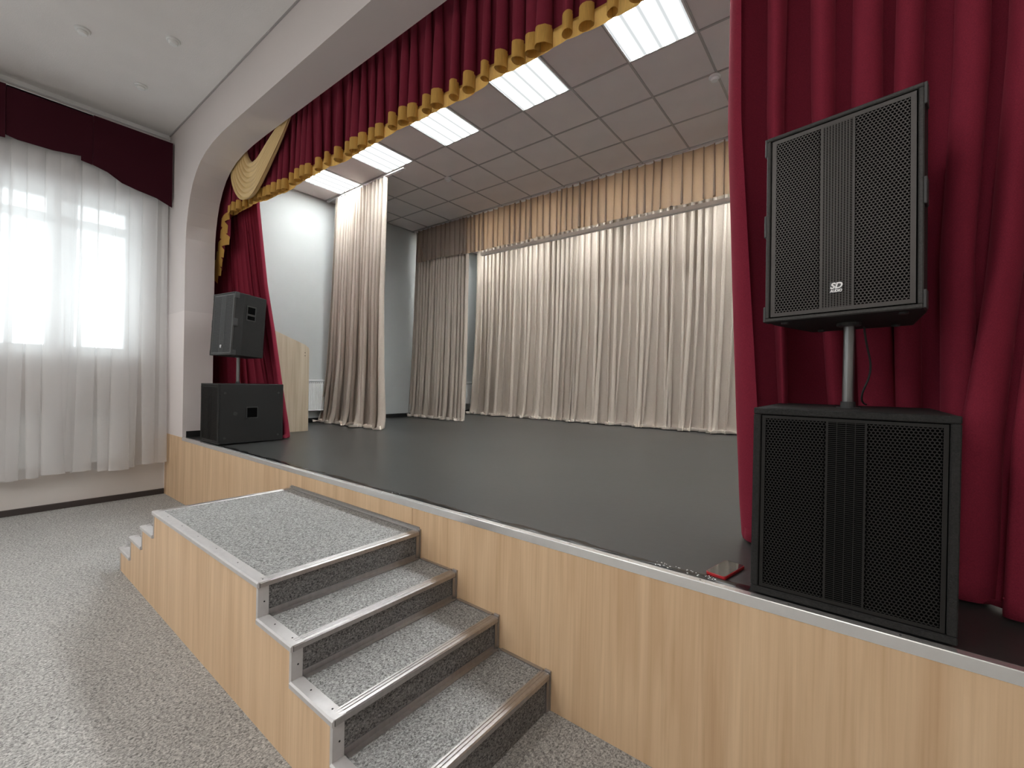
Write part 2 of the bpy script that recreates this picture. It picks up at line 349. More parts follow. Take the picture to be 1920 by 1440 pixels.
class Drape:
    """A hanging pleated cloth. paths: [(z, [(x,y)...])] from top to bottom; the pleats run continuously down the cloth."""
    def __init__(s, levels, folds, amp_top, amp_bot, seed=0, side=-1, bot_folds=None, amp_big=0.0, regular=0.25, omega=0.28, per=12, wild=1.0):
        s.lv = [(z, *smooth_path(p)) for z, p in levels]
        s.lv.sort(key=lambda q: q[0])
        rnd = random.Random(seed); s.n = folds; s.at = amp_top; s.ab = amp_bot; s.side = side
        w = [1 + rnd.uniform(-regular, regular) for _ in range(folds)]; t = sum(w); c = 0; s.bp = [0]
        for q in w: c += q / t; s.bp.append(c)
        s.fa = [1 + wild * rnd.uniform(-0.45, 0.35) for _ in range(folds + 1)]
        s.fs = [wild * rnd.uniform(-0.22, 0.22) for _ in range(folds + 1)]
        nb = bot_folds or max(2, int(folds / 2.6)); w = [1 + rnd.uniform(-0.5, 0.5) for _ in range(nb)]; t = sum(w); c = 0; s.bb = [0]
        for q in w: c += q / t; s.bb.append(c)
        s.big = amp_big; s.om = omega; s.per = per
        s.ba = [1 + rnd.uniform(-0.5, 0.5) for _ in range(nb + 1)]
        s.drift = [wild * rnd.uniform(-1, 1) for _ in range(folds + 1)]
        s.zt = s.lv[-1][0]; s.zb = s.lv[0][0]
    @staticmethod
    def _ph(bp, q):
        import bisect
        i = min(len(bp) - 2, max(0, bisect.bisect_right(bp, q) - 1))
        return i, (q - bp[i]) / (bp[i + 1] - bp[i])
    def base(s, q, z):
        lv = s.lv
        if z <= lv[0][0]: return lv[0][1](q)
        for (a, fa, _), (b, fb, _) in zip(lv, lv[1:]):
            if z <= b:
                k = (z - a) / (b - a); pa, pb = fa(q), fb(q)
                return (lerp(pa[0], pb[0], k), lerp(pa[1], pb[1], k))
        return lv[-1][1](q)
    def point(s, q, z, extra=0.0):
        t = (s.zt - z) / (s.zt - s.zb); t = min(1, max(0, t))
        i, u = s._ph(s.bp, q)
        qq = q
        a, b = s.base(max(0, q - 0.004), z), s.base(min(1, q + 0.004), z)
        T = Vector((b[0] - a[0], b[1] - a[1], 0)); L = T.length / (min(1, q + 0.004) - max(0, q - 0.004)); T.normalize()
        N = Vector((T.y, -T.x, 0)) * s.side * -1
        amp = lerp(s.at, s.ab, t ** 0.8) * lerp(s.fa[i], s.fa[min(i + 1, s.n)], u)
        uu = u + s.fs[i] * t * sin(pi * u)
        d = amp * (cos(2 * pi * uu) + 0.18 * cos(4 * pi * uu))
        pitch = L / s.n
        tang = -s.om * pitch * sin(2 * pi * uu) * (0.5 + 0.7 * min(1, amp / 0.03)) * 0.6
        if s.big:
            j, v = s._ph(s.bb, q)
            kk = t ** 1.7
            d += s.big * kk * lerp(s.ba[j], s.ba[min(j + 1, len(s.ba) - 1)], v) * cos(2 * pi * v)
            tang += -0.25 * L / (len(s.bb) - 1) * kk * sin(2 * pi * v) * 0.6
        tang += 0.25 * pitch * s.drift[i] * t * sin(pi * u)
        p = s.base(q, z)
        return Vector((p[0], p[1], z)) + N * (d + extra) + T * tang, N
    def mesh(s, name, mat, z0f, z1f, rows, parent=None, extra=0.0, hem=0.0, hem_seed=1, q0=0.0, q1=1.0, swell=0.0, sag=None, zs=None):
        """z1f(q) top, z0f(q) bottom"""
        m = MB(); cols = int(s.n * s.per * (q1 - q0)) + 1
        rnd = random.Random(hem_seed); ph = [rnd.uniform(0, 6.28) for _ in range(6)]
        R = rows + (3 if hem else 0)
        for r in range(R):
            for c in range(cols + 1):
                q = q0 + (q1 - q0) * c / cols
                zt, zb = z1f(q), z0f(q)
                if r < rows:
                    t = r / (rows - 1); z = lerp(zt, zb + (0.022 if hem else 0), t)
                    p, N = s.point(q, z, extra + swell * sin(pi * t))
                    if hem and t > 0.955:      # crumpled break just above the floor
                        k = (t - 0.955) / 0.045
                        p += N * hem * 0.35 * k * (1 + sin(q * 57 + ph[0]) + 0.6 * sin(q * 131 + ph[1]))
                else:
                    k = r - rows + 1
                    p, N = s.point(q, zb, extra)
                    wv = 1 + 0.7 * sin(q * 57 + ph[0]) + 0.4 * sin(q * 131 + ph[1])
                    out = [0.8, 1.15, 1.3][k - 1] * hem * max(0.35, wv) + 0.25 * hem
                    zz = [0.006, 0.008, 0.042 + 0.020 * sin(q * 77 + ph[2])][k - 1]
                    p = p + N * out; p.z = zb + max(0.003, zz)
                m.v.append(tuple(p))
        W = cols + 1
        for r in range(R - 1):
            for c in range(cols):
                m.f.append((r * W + c, r * W + c + 1, (r + 1) * W + c + 1, (r + 1) * W + c))
        me = bpy.data.meshes.new(name); me.from_pydata(m.v, [], m.f); me.update()
        me.polygons.foreach_set('use_smooth', [True] * len(me.polygons))
        me.materials.append(mat)
        o = bpy.data.objects.new(name, me); COL.objects.link(o)
        if parent: o.parent = parent
        s.W = W; s.R = R
        if hem:                                  # pale lining showing along the turned-up hem
            me.materials.append(M_HEM if mat is not M_BURG else mat)
            for pl in me.polygons:
                if pl.vertices[0] >= (R - 2) * W: pl.material_index = 1
        return o

# ================================================================== the setting
HS = 0.748       # stage height
HC = 4.395       # hall ceiling
HST = 4.368      # stage ceiling
SX0, SX1 = -0.2, 8.49
HX1 = 8.3        # hall right wall
HY0 = -12.0
PY = 0.293       # thickness of the proscenium wall
SY1 = 6.0

m = MB(); m.box(-0.35, SX1, HY0, SY1, -0.05, 0.0)
tag(m.build('floor', M_FLOORCARPET), kind='structure')
m = MB(); m.box(-0.4, HX1 + 0.2, HY0, PY, HC, HC + 0.1)
tag(m.build('ceiling', M_HALLCEIL), kind='structure')
# left wall with its window openings
m = MB(); X0, X1 = -0.38, 0.0
m.box(X0, X1, HY0, 0.0, 0.0, WZ0); m.box(X0, X1, HY0, 0.0, WZ1, HC)
ys = [HY0] + [v for p in sorted(WIN) for v in p] + [0.0]
for a, b in zip(ys[0::2], ys[1::2]): m.box(X0, X1, a, b, WZ0, WZ1)
tag(m.build('wall_left', M_LEFTWALL), kind='structure')
m = MB(); m.box(HX1, HX1 + 0.2, HY0, 0.0, 0, HC); tag(m.build('wall_right', M_LEFTWALL), kind='structure')
m = MB(); m.box(-0.38, HX1 + 0.2, HY0 - 0.2, HY0, 0, HC); tag(m.build('wall_back', M_LEFTWALL), kind='structure')
# proscenium wall with the arch
arch = [(0.658, HS), (0.658, 2.90), (0.662, 3.03), (0.682, 3.18), (0.722, 3.33), (0.785, 3.475), (0.87, 3.60), (0.975, 3.70), (1.10, 3.775),
        (1.26, 3.83), (1.45, 3.866), (1.70, 3.887), (2.0, 3.893)]
archR = [(8.29 - x, z) for x, z in arch][::-1]
outer = [(SX0, HS), (SX0, HC + 0.02), (SX1, HC + 0.02), (SX1, HS)]
poly = arch + archR + [(SX1, HS), (SX1, HC), (SX0, HC), (SX0, HS)]
m = MB(); m.extrude(poly, 0.0, PY, 'y')
tag(m.build('wall_front', M_FRONTWALL), kind='structure')
# stage side and back walls
m = MB(); m.box(SX0 - 0.15, SX0, PY, SY1 + 0.15, 0, HST + 0.12); tag(m.build('wall_stage_left', M_STAGEWALL), kind='structure')
m = MB(); m.box(SX1, SX1 + 0.15, PY, SY1 + 0.15, 0, HST + 0.12); tag(m.build('wall_stage_right', M_STAGEWALL), kind='structure')
m = MB(); m.box(SX0, SX1, SY1, SY1 + 0.15, 0, HST + 0.12); tag(m.build('wall_stage_back', M_STAGEWALL), kind='structure')
# skirtings
m = MB(); m.extrude([(0, 0), (0.016, 0), (0.016, 0.056), (0.008, 0.064), (0, 0.064)], HY0, -0.004, 'y')
tag(m.build('baseboard_left', M_BROWNSKIRT), kind='structure')
m = MB(); m.extrude([(SX0, HS), (SX0 + 0.014, HS), (SX0 + 0.014, HS + 0.062), (SX0, HS + 0.07)], PY + 0.02, SY1, 'y')
tag(m.build('baseboard_stage_left', M_BLACKSKIRT), kind='structure')
m = MB(); m.box(SX0 + .02, SX1, SY1 - 0.014, SY1, HS, HS + 0.065)
tag(m.build('baseboard_stage_back', M_BLACKSKIRT), kind='structure')
m = MB(); m.box(0.658, 0.672, 0.035, PY, HS, HS + 0.07)
tag(m.build('baseboard_arch', M_BLACKSKIRT), kind='structure')
# edge profile of the hall ceiling, and a grey strip painted as its shadow line
m = MB(); m.box(0.0, 0.028, HY0, 0.0, HC - 0.045, HC); tag(m.build('trim_1', M_WHITE), kind='structure')
m = MB(); m.box(0.028, HX1, -0.012, 0.0, HC - 0.012, HC); tag(m.build('trim_shadow_line', M_TBAR), kind='structure')

# ---- suspended ceiling over the stage
GX, GY = 0.845, 2.127
root = MB(); root.box(SX0, SX1, PY, SY1, HST + 0.08, HST + 0.12)
ceil = tag(root.build('ceiling_stage', M_TBAR), kind='structure')
LIGHTS = {(i, -1) for i in (-1, 1, 3, 5, 7, 9, 11)} | {(i, 4) for i in (-1, 1, 3, 5, 7, 9, 11)}
xs = [SX0] + [GX + 0.6 * i for i in range(-1, 13)]; xs[-1] = min(xs[-1], SX1)
ysg = [PY] + [GY + 0.6 * j for j in range(-2, 7)] + [SY1]
cache = {}
for a in range(len(xs) - 1):
    i = a - 2
    for b in range(len(ysg) - 1):
        j = b - 3
        if (i, j) in LIGHTS: continue
        wx, wy = xs[a + 1] - xs[a] - 0.010, ysg[b + 1] - ysg[b] - 0.010
        if wx < 0.03 or wy < 0.03: continue
        key = (round(wx, 3), round(wy, 3))
        if key not in cache:
            q = MB(); q.box(-wx / 2, wx / 2, -wy / 2, wy / 2, 0.006, 0.02)
            t = q.build('tile', M_TILE, ceil); cache[key] = t.data
        else:
            t = bpy.data.objects.new('tile', cache[key]); COL.objects.link(t); t.parent = ceil
        t.location = ((xs[a] + xs[a + 1]) / 2, (ysg[b] + ysg[b + 1]) / 2, HST)
for x in xs[1:-1]:
    q = MB(); q.box(x - 0.010, x + 0.010, PY, SY1, HST, HST + 0.006); q.build('grid_runner', M_TBAR, ceil)
for y in ysg[1:-1]:
    q = MB(); q.box(SX0, SX1, y - 0.010, y + 0.010, HST + 0.0005, HST + 0.006); q.build('grid_runner', M_TBAR, ceil)
# wall angle round the ceiling
q = MB(); q.box(SX0, SX0 + 0.022, PY, SY1, HST - 0.004, HST + 0.004); q.build('wall_angle', M_TBAR, ceil)

# ---- recessed light panels
def light_panel(md):
    r = empty('ceiling_light')
    q = MB()
    for a, b, c, d in ((-.295, .295, -.295, -.283), (-.295, .295, .283, .295), (-.295, -.283, -.283, .283), (.283, .295, -.283, .283)):
        q.box(a, b, c, d, -0.006, 0.004)
    q.build('frame', M_WHITE, r)
    q = MB(); q.box(-0.3, 0.3, -0.3, 0.3, 0.055, 0.075); q.build('housing', M_WHITE, r)
    q = MB(); q.box(-0.283, 0.283, -0.283, 0.283, -0.001, 0.002); q.build('diffuser', md, r)
    return r
lp = light_panel(M_DIFF); first = True
lp_back = None
ORD = {-1: 'first', 1: 'second', 3: 'third', 5: 'fourth', 7: 'fifth', 9: 'sixth', 11: 'seventh'}
names_f = {-1: 'ceiling light panel farthest left, its end behind the beige side curtain', 1: 'ceiling light panel directly above the front beige side curtain',
           3: 'middle one of the five lit ceiling panels in view', 5: 'second largest lit ceiling panel, next to the one nearest the camera',
           7: 'largest, nearest lit ceiling panel, cut by the top of the picture', }
for (i, j) in sorted(LIGHTS, key=lambda q: (q[1], q[0])):
    o = lp if first else copy_tree(lp); first = False
    if j == 4:
        for ch in [c_ for c_ in bpy.data.objects if c_.parent == o]: bpy.data.objects.remove(ch)
        bpy.data.objects.remove(o); o = light_panel(M_DIFF_BACK) if lp_back is None else copy_tree(lp_back)
        lp_back = lp_back or o
    o.location = (GX + 0.6 * i + 0.3, GY + 0.6 * j + 0.3, HST)
    if j == -1 and i in names_f: tag(o, names_f[i], 'ceiling light', 'square light panels in the front row of the stage ceiling')
    elif j == -1: tag(o, '%s square light panel from the left, added unseen behind the right burgundy curtain' % ORD[i], 'ceiling light', 'added light panels behind the right curtain')  # row continued out of view, added for light on the landing
    else: tag(o, '%s square light panel from the left in the row hidden behind the beige pelmet' % ORD[i], 'ceiling light', 'square light panels behind the beige pelmet')

# ---- unseen fill panels, added behind the camera to brighten the hall
M_FILL_HALL = emit('hall_fill_diffuser', (1.0, 0.975, 0.945), HALL_FILL)
for ix, x in enumerate((1.6, 4.15, 6.7)):
    for iy, y in enumerate((-3.6, -6.2, -8.8)):
        r = empty('hall_fill_panel', (x, y, HC))
        q = MB(); q.box(-0.3, 0.3, -0.6, 0.6, -0.03, -0.0005); q.build('housing', M_WHITE, r)
        q = MB(); q.box(-0.28, 0.28, -0.58, 0.58, -0.034, -0.0305); q.build('diffuser', M_FILL_HALL, r)
        tag(r, 'added unseen fill panel for the hall, %s across and %s behind the camera' % (('window side', 'middle', 'far side from the window')[ix], ('first row', 'second row', 'third row')[iy]), 'ceiling light', 'added fill panels behind the camera')

# ---- smoke detectors
def detector(x, y, z, label, group, s=1.0):
    r = empty('smoke_detector', (x, y, z))
    q = MB(); q.lathe((0, 0, 0), [(0.0, 0), (0.052 * s, 0), (0.052 * s, -0.012 * s), (0.047 * s, -0.018 * s), (0.0, -0.018 * s)], 24); q.build('base', M_WHITE, r, smooth=False)
    q = MB(); q.lathe((0, 0, 0), [(0.036 * s, -0.018 * s), (0.036 * s, -0.03 * s), (0.028 * s, -0.042 * s), (0, -0.044 * s)], 24); q.build('sensor_head', M_WHITE, r)
    tag(r, label, 'smoke detector', group)
detector(1.469, -0.978, HC, 'white smoke detector on the hall ceiling, farthest left of three', 'smoke detectors on the hall ceiling')
detector(1.956, -0.469, HC, 'white smoke detector on the hall ceiling, nearest to the stage arch and largest', 'smoke detectors on the hall ceiling')
detector(0.948, -0.480, HC, 'white smoke detector on the hall ceiling, closest to the window corner', 'smoke detectors on the hall ceiling')
detector(5.62, 2.766, HST - .001, 'white smoke detector on the tiled stage ceiling beside the right curtain', 'smoke detectors on the stage ceiling')
detector(2.045, 2.743, HST - .001, 'white smoke detector on the tiled stage ceiling right of the front beige side curtain', 'smoke detectors on the stage ceiling')

# ---- the raised stage
st = empty('stage_platform', (0, 0, 0))
tag(st, 'raised stage with black linoleum deck and pale oak laminate front', 'stage')
m = MB(); m.box(SX0 + .002, SX1 - .002, 0.020, SY1 - .002, HS - 0.05, HS); m.build('deck', M_DECK, st)
for a, b in ((0.0, 4.7215), (4.7245, HX1)):
    m = MB(); m.box(a, b, 0.0, 0.018, 0.0, 0.7475 if a == 0 else 0.746); m.build('front_panel', M_OAK, st, bevel=0.0006, seg=1)
def edge_profile(a, b):
    q = MB()
    q.extrude([(-0.003, 0.715), (0.0, 0.715), (0.0, 0.7485), (0.030, 0.7485), (0.032, 0.751), (0.026, 0.7525), (-0.001, 0.7525), (-0.003, 0.750)], a, b, 'x')
    return q.build('edge_profile', M_EDGE, st)
edge_profile(0.659, 4.6635); edge_profile(4.6645, HX1 - 0.66)
m = MB(); rnd = random.Random(4); n = 160; vs = []
for k in range(n + 1):
    x = 1.7 + (6.45 - 1.7) * k / n
    wv = 0.006 * sin(x * 7) + 0.004 * sin(x * 23 + 1) + 0.003 * rnd.uniform(-1, 1)
    vs += [(x, 0.031, HS + 0.0015), (x, 0.052 + wv, HS + 0.006 + 0.002 * sin(x * 31)), (x, 0.078 + wv * 1.6, HS + 0.0008)]
m.add(vs, [(3 * k + a, 3 * k + 3 + a, 3 * k + 4 + a, 3 * k + 1 + a) for k in range(n) for a in (0, 1)])
m.build('edge_tape', M_TAPE, st, smooth=True)
m = MB()
for k in range(34):
    x = rnd.uniform(6.12, 6.36); y = rnd.uniform(0.036, 0.070); s_ = rnd.uniform(0.001, 0.0035)
    m.box(x, x + s_ * 1.6, y, y + s_, HS + 0.006, HS + 0.0075)
for k in range(8):
    x = rnd.uniform(4.45, 4.7); y = rnd.uniform(0.036, 0.055); m.box(x, x + .003, y, y + .002, HS + 0.006, HS + 0.0075)
tag(m.build('paint_chips', M_CHIP, st), kind='stuff')
m = MB(); x = 0.9
while x < 7.5:
    m.tube((x, 0.014, 0.7523), (x, 0.014, 0.7531), 0.0032, n=8); x += 0.27
tag(m.build('screws', M_SCREW, st), kind='stuff')

# ---- stairs in front of the stage
stairs = empty('stage_stairs', (4.03, -0.43, 0))
tag(stairs, 'double-sided grey carpeted steps with landing, oak laminate side and aluminium edges', 'stairs')
stairs_inv = (-4.03, 0.43, 0)
def sb(mb, name, mat, **k):
    o = mb.build(name, mat, stairs, **k); o.location = stairs_inv; return o
YO = -0.855
RX = [4.792, 5.086, 5.377, 5.677]; LX = [3.276, 3.012, 2.724, 2.437]
HZ = [0.597, 0.448, 0.312, 0.165]
pts = [(LX[3], 0.0), (LX[3], HZ[3]), (LX[2], HZ[3]), (LX[2], HZ[2]), (LX[1], HZ[2]), (LX[1], HZ[1]), (LX[0], HZ[1]), (LX[0], HZ[0]),
       (RX[0], HZ[0]), (RX[0], HZ[1]), (RX[1], HZ[1]), (RX[1], HZ[2]), (RX[2], HZ[2]), (RX[2], HZ[3]), (RX[3], HZ[3]), (RX[3], 0.0)]
ctr = (4.03, 0.2)
m = MB(); m.extrude([(x, z - 0.004 if z > 0 else 0) for x, z in pts], YO, YO + 0.016, 'y'); sb(m, 'side_panel', M_OAK)
# carpeted treads and risers
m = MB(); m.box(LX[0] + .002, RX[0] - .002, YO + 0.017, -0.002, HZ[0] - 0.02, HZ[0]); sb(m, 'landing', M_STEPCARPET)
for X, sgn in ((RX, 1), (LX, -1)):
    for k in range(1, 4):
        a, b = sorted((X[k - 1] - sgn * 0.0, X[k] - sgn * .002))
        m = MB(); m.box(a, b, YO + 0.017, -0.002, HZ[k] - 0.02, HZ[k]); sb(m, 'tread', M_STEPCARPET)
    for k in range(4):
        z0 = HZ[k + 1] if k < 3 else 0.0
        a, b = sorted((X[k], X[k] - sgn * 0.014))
        m = MB(); m.box(a, b, YO + 0.017, -0.002, z0 + .001, HZ[k] - 0.0205); sb(m, 'riser', M_RISERSHADE)
        # front nosing with ribs
        xe = X[k]; s_ = sgn
        prof = [(xe - s_ * 0.036, HZ[k]), (xe - s_ * 0.034, HZ[k] + 0.0035), (xe - s_ * 0.026, HZ[k] + 0.0035), (xe - s_ * 0.024, HZ[k] + 0.0015), (xe - s_ * 0.021, HZ[k] + 0.0035),
                (xe - s_ * 0.012, HZ[k] + 0.0035), (xe - s_ * 0.010, HZ[k] + 0.0015), (xe - s_ * 0.007, HZ[k] + 0.0035), (xe + s_ * 0.005, HZ[k] + 0.003), (xe + s_ * 0.010, HZ[k] - 0.002),
                (xe + s_ * 0.010, HZ[k] - 0.020), (xe + s_ * 0.003, HZ[k] - 0.0225), (xe + s_ * 0.001, HZ[k] - 0.0225), (xe + s_ * 0.001, HZ[k])]
        m = MB(); m.extrude(prof, YO + 0.002, -0.012, 'y'); sb(m, 'nosing_profile', M_ALU)
        # vertical corner profile on the outer end and a narrow one against the stage
        m = MB(); a, b = sorted((xe, xe + s_ * 0.003)); m.box(a, b, YO - 0.003, YO + 0.040, z0 + 0.004, HZ[k] - 0.0235)
        c, d = sorted((xe - s_ * .00005, xe - s_ * 0.014)); m.box(c, d, YO - 0.003, YO - 0.0002, z0 + 0.004 - (0.02 if k < 3 else 0), HZ[k] - 0.016)
        sb(m, 'corner_profile', M_ALUL)
        m = MB(); a, b = sorted((xe + s_ * .0005, xe + s_ * 0.008)); m.box(a, b, -0.030, -0.003, z0 + 0.004, HZ[k] - 0.0235)
        c, d = sorted((xe - s_ * 0.02, xe + s_ * 0.012)); m.box(c, d, -0.009, -0.001, z0 + 0.004, HZ[k] + 0.012); sb(m, 'end_profile', M_ALU)
        if k < 3:   # angle profile where tread meets riser
            m = MB(); a, b = sorted((xe + s_ * 0.0005, xe + s_ * 0.004)); m.box(a, b, YO + 0.041, -0.031, z0 + 0.004, z0 + 0.026)
            a, b = sorted((xe + s_ * 0.0005, xe + s_ * 0.024)); m.box(a, b, YO + 0.046, -0.020, z0 + 0.0003, z0 + 0.004); sb(m, 'angle_profile', M_ALU)
            # side profile of the tread below
            xa, xb = xe, X[k + 1] + s_ * 0.009
            a, b = sorted((xa, xb)); m = MB()
            m.extrude([(YO - 0.010, z0 - 0.018), (YO - 0.0005, z0 - 0.020), (YO - 0.0005, z0), (YO + 0.044, z0), (YO + 0.042, z0 + 0.003), (YO - 0.004, z0 + 0.004), (YO - 0.010, z0 - 0.001)], a, b - (0 if s_ < 0 else 0), 'x')
            sb(m, 'side_profile', M_ALUL)
            m = MB(); a, b = sorted((xe + s_ * .03, X[k + 1] - s_ * 0.03)); m.box(a, b, -0.018, -0.0015, z0 + 0.0003, z0 + 0.006); sb(m, 'wall_profile', M_ALU)
m = MB(); z0 = HZ[0]
m.extrude([(YO - 0.010, z0 - 0.018), (YO - 0.0005, z0 - 0.020), (YO - 0.0005, z0), (YO + 0.044, z0), (YO + 0.042, z0 + 0.003), (YO - 0.004, z0 + 0.004), (YO - 0.010, z0 - 0.001)], LX[0] - .009, RX[0] + .009, 'x')
sb(m, 'side_profile', M_ALUL)
m = MB(); m.box(LX[0], RX[0], -0.022, -0.0015, z0 + 0.0003, z0 + 0.005); m.box(LX[0], RX[0], -0.005, -0.0005, z0 + 0.005, z0 + 0.022); sb(m, 'wall_profile', M_ALU)
m = MB()
for k in range(1, 4):
    z = HZ[k] + 0.004
    for u in (0.35, 0.85): m.tube((lerp(RX[k - 1], RX[k], u), YO + 0.022, z - .001), (lerp(RX[k - 1], RX[k], u), YO + 0.022, z + 0.0006), 0.0034, n=8)
for k in range(4):
    zz = ((HZ[k + 1] if k < 3 else 0) + HZ[k]) / 2 - .01
    m.tube((RX[k] + 0.002, YO + 0.022, zz), (RX[k] + 0.0042, YO + 0.022, zz), 0.0034, n=8)
x = LX[0] + 0.2
while x < RX[0]: m.tube((x, YO + 0.022, HZ[0] + .003), (x, YO + 0.022, HZ[0] + 0.0046), 0.003, n=8); x += 0.26
tag(sb(m, 'screws', M_SCREW), kind='stuff')

# ---- window and its dressings
def window(idx, y0, y1):
    r = tag(empty('window_%d' % idx, (-0.2, (y0 + y1) / 2, WZ0)), kind='structure')
    W, H = (y1 - y0) / 2, WZ1 - WZ0
    def fb(name, a, b, c, d, x0=-0.03, x1=0.035, mat=M_PVC):
        q = MB(); q.box(x0, x1, a, b, c, d); return q.build(name, mat, r, bevel=0.003, seg=1)
    fb('frame', -W, -W + 0.07, 0, H); fb('frame', W - 0.07, W, 0, H); fb('frame', -W, W, 0, 0.07); fb('frame', -W, W, H - 0.07, H)
    fb('transom', -W + .07, W - .07, 1.39, 1.49)
    for c in (-W / 3, W / 3): fb('mullion', c - 0.055, c + 0.055, 0.07, H - .07)
    for a, b in ((-W + .07, -W / 3 - .055), (-W / 3 + .055, W / 3 - .055), (W / 3 + .055, W - .07)):
        fb('pane', a, b, 0.07, 1.39, 0.0, 0.006, M_GLASS); fb('pane', a, b, 1.49, H - .07, 0.0, 0.006, M_GLASS)
    q = MB(); q.box(0.0, 0.24, -W - 0.02, W + 0.02, -0.03, 0.0); q.build('window_sill', M_WHITE, r, bevel=0.004)
for i, (a, b) in enumerate(WIN): window(i + 1, a, b)

def radiator(name, loc, rotz, L, H, label, kindgroup=None):
    """panel radiator; local x along the wall, front towards -y"""
    r = empty(name, loc, (0, 0, rotz)); n = int(L / 0.033)
    q = MB(); prof = []
    for k in range(n):
        x = 0.012 + (L - 0.024) * k / n; d = (L - 0.024) / n
        prof += [(x, -0.045), (x + d * 0.3, -0.045), (x + d * 0.45, -0.038), (x + d * 0.8, -0.038), (x + d * 0.95, -0.045)]
    prof += [(L - 0.01, -0.045), (L - 0.01, 0.045), (0.01, 0.045)]
    q.extrude(prof, 0.03, H - 0.03, 'z'); q.build('panel', M_WHITE, r)
    q = MB()
    q.box(0, L, -0.05, 0.05, H - 0.022, H); q.box(0, 0.012, -0.05, 0.05, 0.02, H - .022); q.box(L - 0.012, L, -0.05, 0.05, 0.02, H - .022); q.box(0.012, L - .012, -0.047, 0.04, 0.005, 0.03)
    q.build('cover', M_WHITE, r, bevel=0.003, seg=1)
    q = MB()
    for k in range(n):
        x = 0.02 + (L - 0.04) * k / n; q.box(x, x + 0.018, -0.0462, -0.044, H - 0.052, H - 0.044)
    tag(q.build('slots', M_SLOT, r), kind='stuff')
    for x in (0.12, L - 0.12):
        q = MB(); q.box(x - 0.01, x + 0.01, 0.045, 0.058, 0.1, H - 0.1); q.build('bracket', M_WHITE, r)
    for x in (L - 0.03, L - 0.09):
        q = MB(); q.tube((x, 0.0, 0.02), (x, 0.0, -0.10), 0.009, n=10); q.build('pipe', M_WHITE, r)
    tag(r, label, 'radiator')
    return r
radiator('panel_radiator', (0.060, -2.0, 0.475), pi / 2, 1.70, 0.565, 'long white panel radiator behind the sheer window curtain')
radiator('panel_radiator', (SX0 + 0.062, 1.10, 0.935), pi / 2, 1.20, 0.50, 'white panel radiator on the stage wall beside the pale wooden lectern')
radiator('panel_radiator', (SX0 + 0.062, 4.62, 0.955), pi / 2, 1.03, 0.49, 'white panel radiator glimpsed between the rear side curtain and the back curtain')

# sheer curtain
D = Drape([(4.2, [(0.12, -0.10), (0.115, -1.2), (0.12, -2.6)]), (0.42, [(0.17, -0.12), (0.165, -1.2), (0.17, -2.6)])], 26, 0.026, 0.030, seed=5, side=1, amp_big=0.026, bot_folds=9, regular=0.6, omega=1.5, per=20, wild=0.6)
sh = D.mesh('sheer_curtain', M_SHEER, lambda q: 0.40 + 0.02 * cos(q * 21), lambda q: 4.18, 40)
tag(sh, 'white sheer curtain hanging over the hall window', 'curtain')
q = MB()
hemo = D.mesh('hem', M_SHEER, lambda q: 0.40 + 0.02 * cos(q * 21), lambda q: 0.425 + 0.02 * cos(q * 21), 3, parent=sh, extra=0.002)
# maroon board valance over the window
valp = [(-0.02, 3.47), (-0.17, 3.535), (-0.33, 3.562), (-0.48, 3.598), (-0.60, 3.672), (-0.72, 3.706), (-0.811, 3.721)]
valp2 = [(-0.811, 3.766), (-1.02, 3.738), (-1.26, 3.738), (-1.34, 3.755)]
valp3 = [(-1.341, 3.722), (-1.6, 3.70), (-1.9, 3.70), (-2.2, 3.62), (-2.6, 3.47)]
vr = empty('window_valance', (0.1, -1.3, 3.5)); inv = (-0.1, 1.3, -3.5)
for k, (pp, x) in enumerate(((valp[:6], 0.205), (valp[5:] + valp2, 0.197), (valp3, 0.205))):
    prof = pp + [(pp[-1][0], 4.24), (pp[0][0], 4.24)]
    q = MB(); q.extrude(prof, x, x + 0.008, 'x'); o = q.build('cloth_panel', M_BURGDARK, vr, bevel=0.0015, seg=1); o.location = inv
q = MB(); q.box(0.06, 0.205, -2.6, -0.02, 4.225, 4.245); o = q.build('header_board', M_WHITE, vr); o.location = inv
q = MB(); q.box(0.0, 0.200, -0.022, -0.014, 3.56, 4.24); o = q.build('return', M_LEFTWALL, vr); o.location = inv
tag(vr, 'flat dark maroon shaped valance above the hall window', 'valance')
q = MB(); q.tube((0.028, -0.052, 0.76), (0.028, -0.052, 4.22), 0.013, n=12)
tag(q.build('heating_pipe', M_WHITE), 'white vertical pipe in the corner left of the stage arch', 'pipe')

# ================================================================== stage drapery
# front side curtain, left
D = Drape([(4.05, [(0.02, 0.46), (0.5, 0.46), (0.9, 0.47), (1.32, 0.50)]),
           (3.43, [(0.02, 0.46), (0.5, 0.47), (0.9, 0.48), (1.345, 0.50)]),
           (2.5, [(0.05, 0.47), (0.55, 0.50), (1.0, 0.56), (1.40, 0.58)]),
           (2.0, [(0.08, 0.47), (0.55, 0.53), (1.0, 0.62), (1.45, 0.645)]),
           (1.4, [(0.10, 0.48), (0.60, 0.56), (1.1, 0.71), (1.50, 0.71)]),
           (HS, [(0.12, 0.50), (0.65, 0.60), (1.1, 0.78), (1.54, 0.80)])], 15, 0.024, 0.026, seed=11, side=-1, amp_big=0.014, regular=0.4)
o = D.mesh('stage_curtain', M_BURG, lambda q: HS + .004, lambda q: 4.05, 46, hem=0.022, hem_seed=3)
tag(o, 'burgundy velvet side curtain behind the far left speaker stack', 'curtain', 'burgundy side curtains')
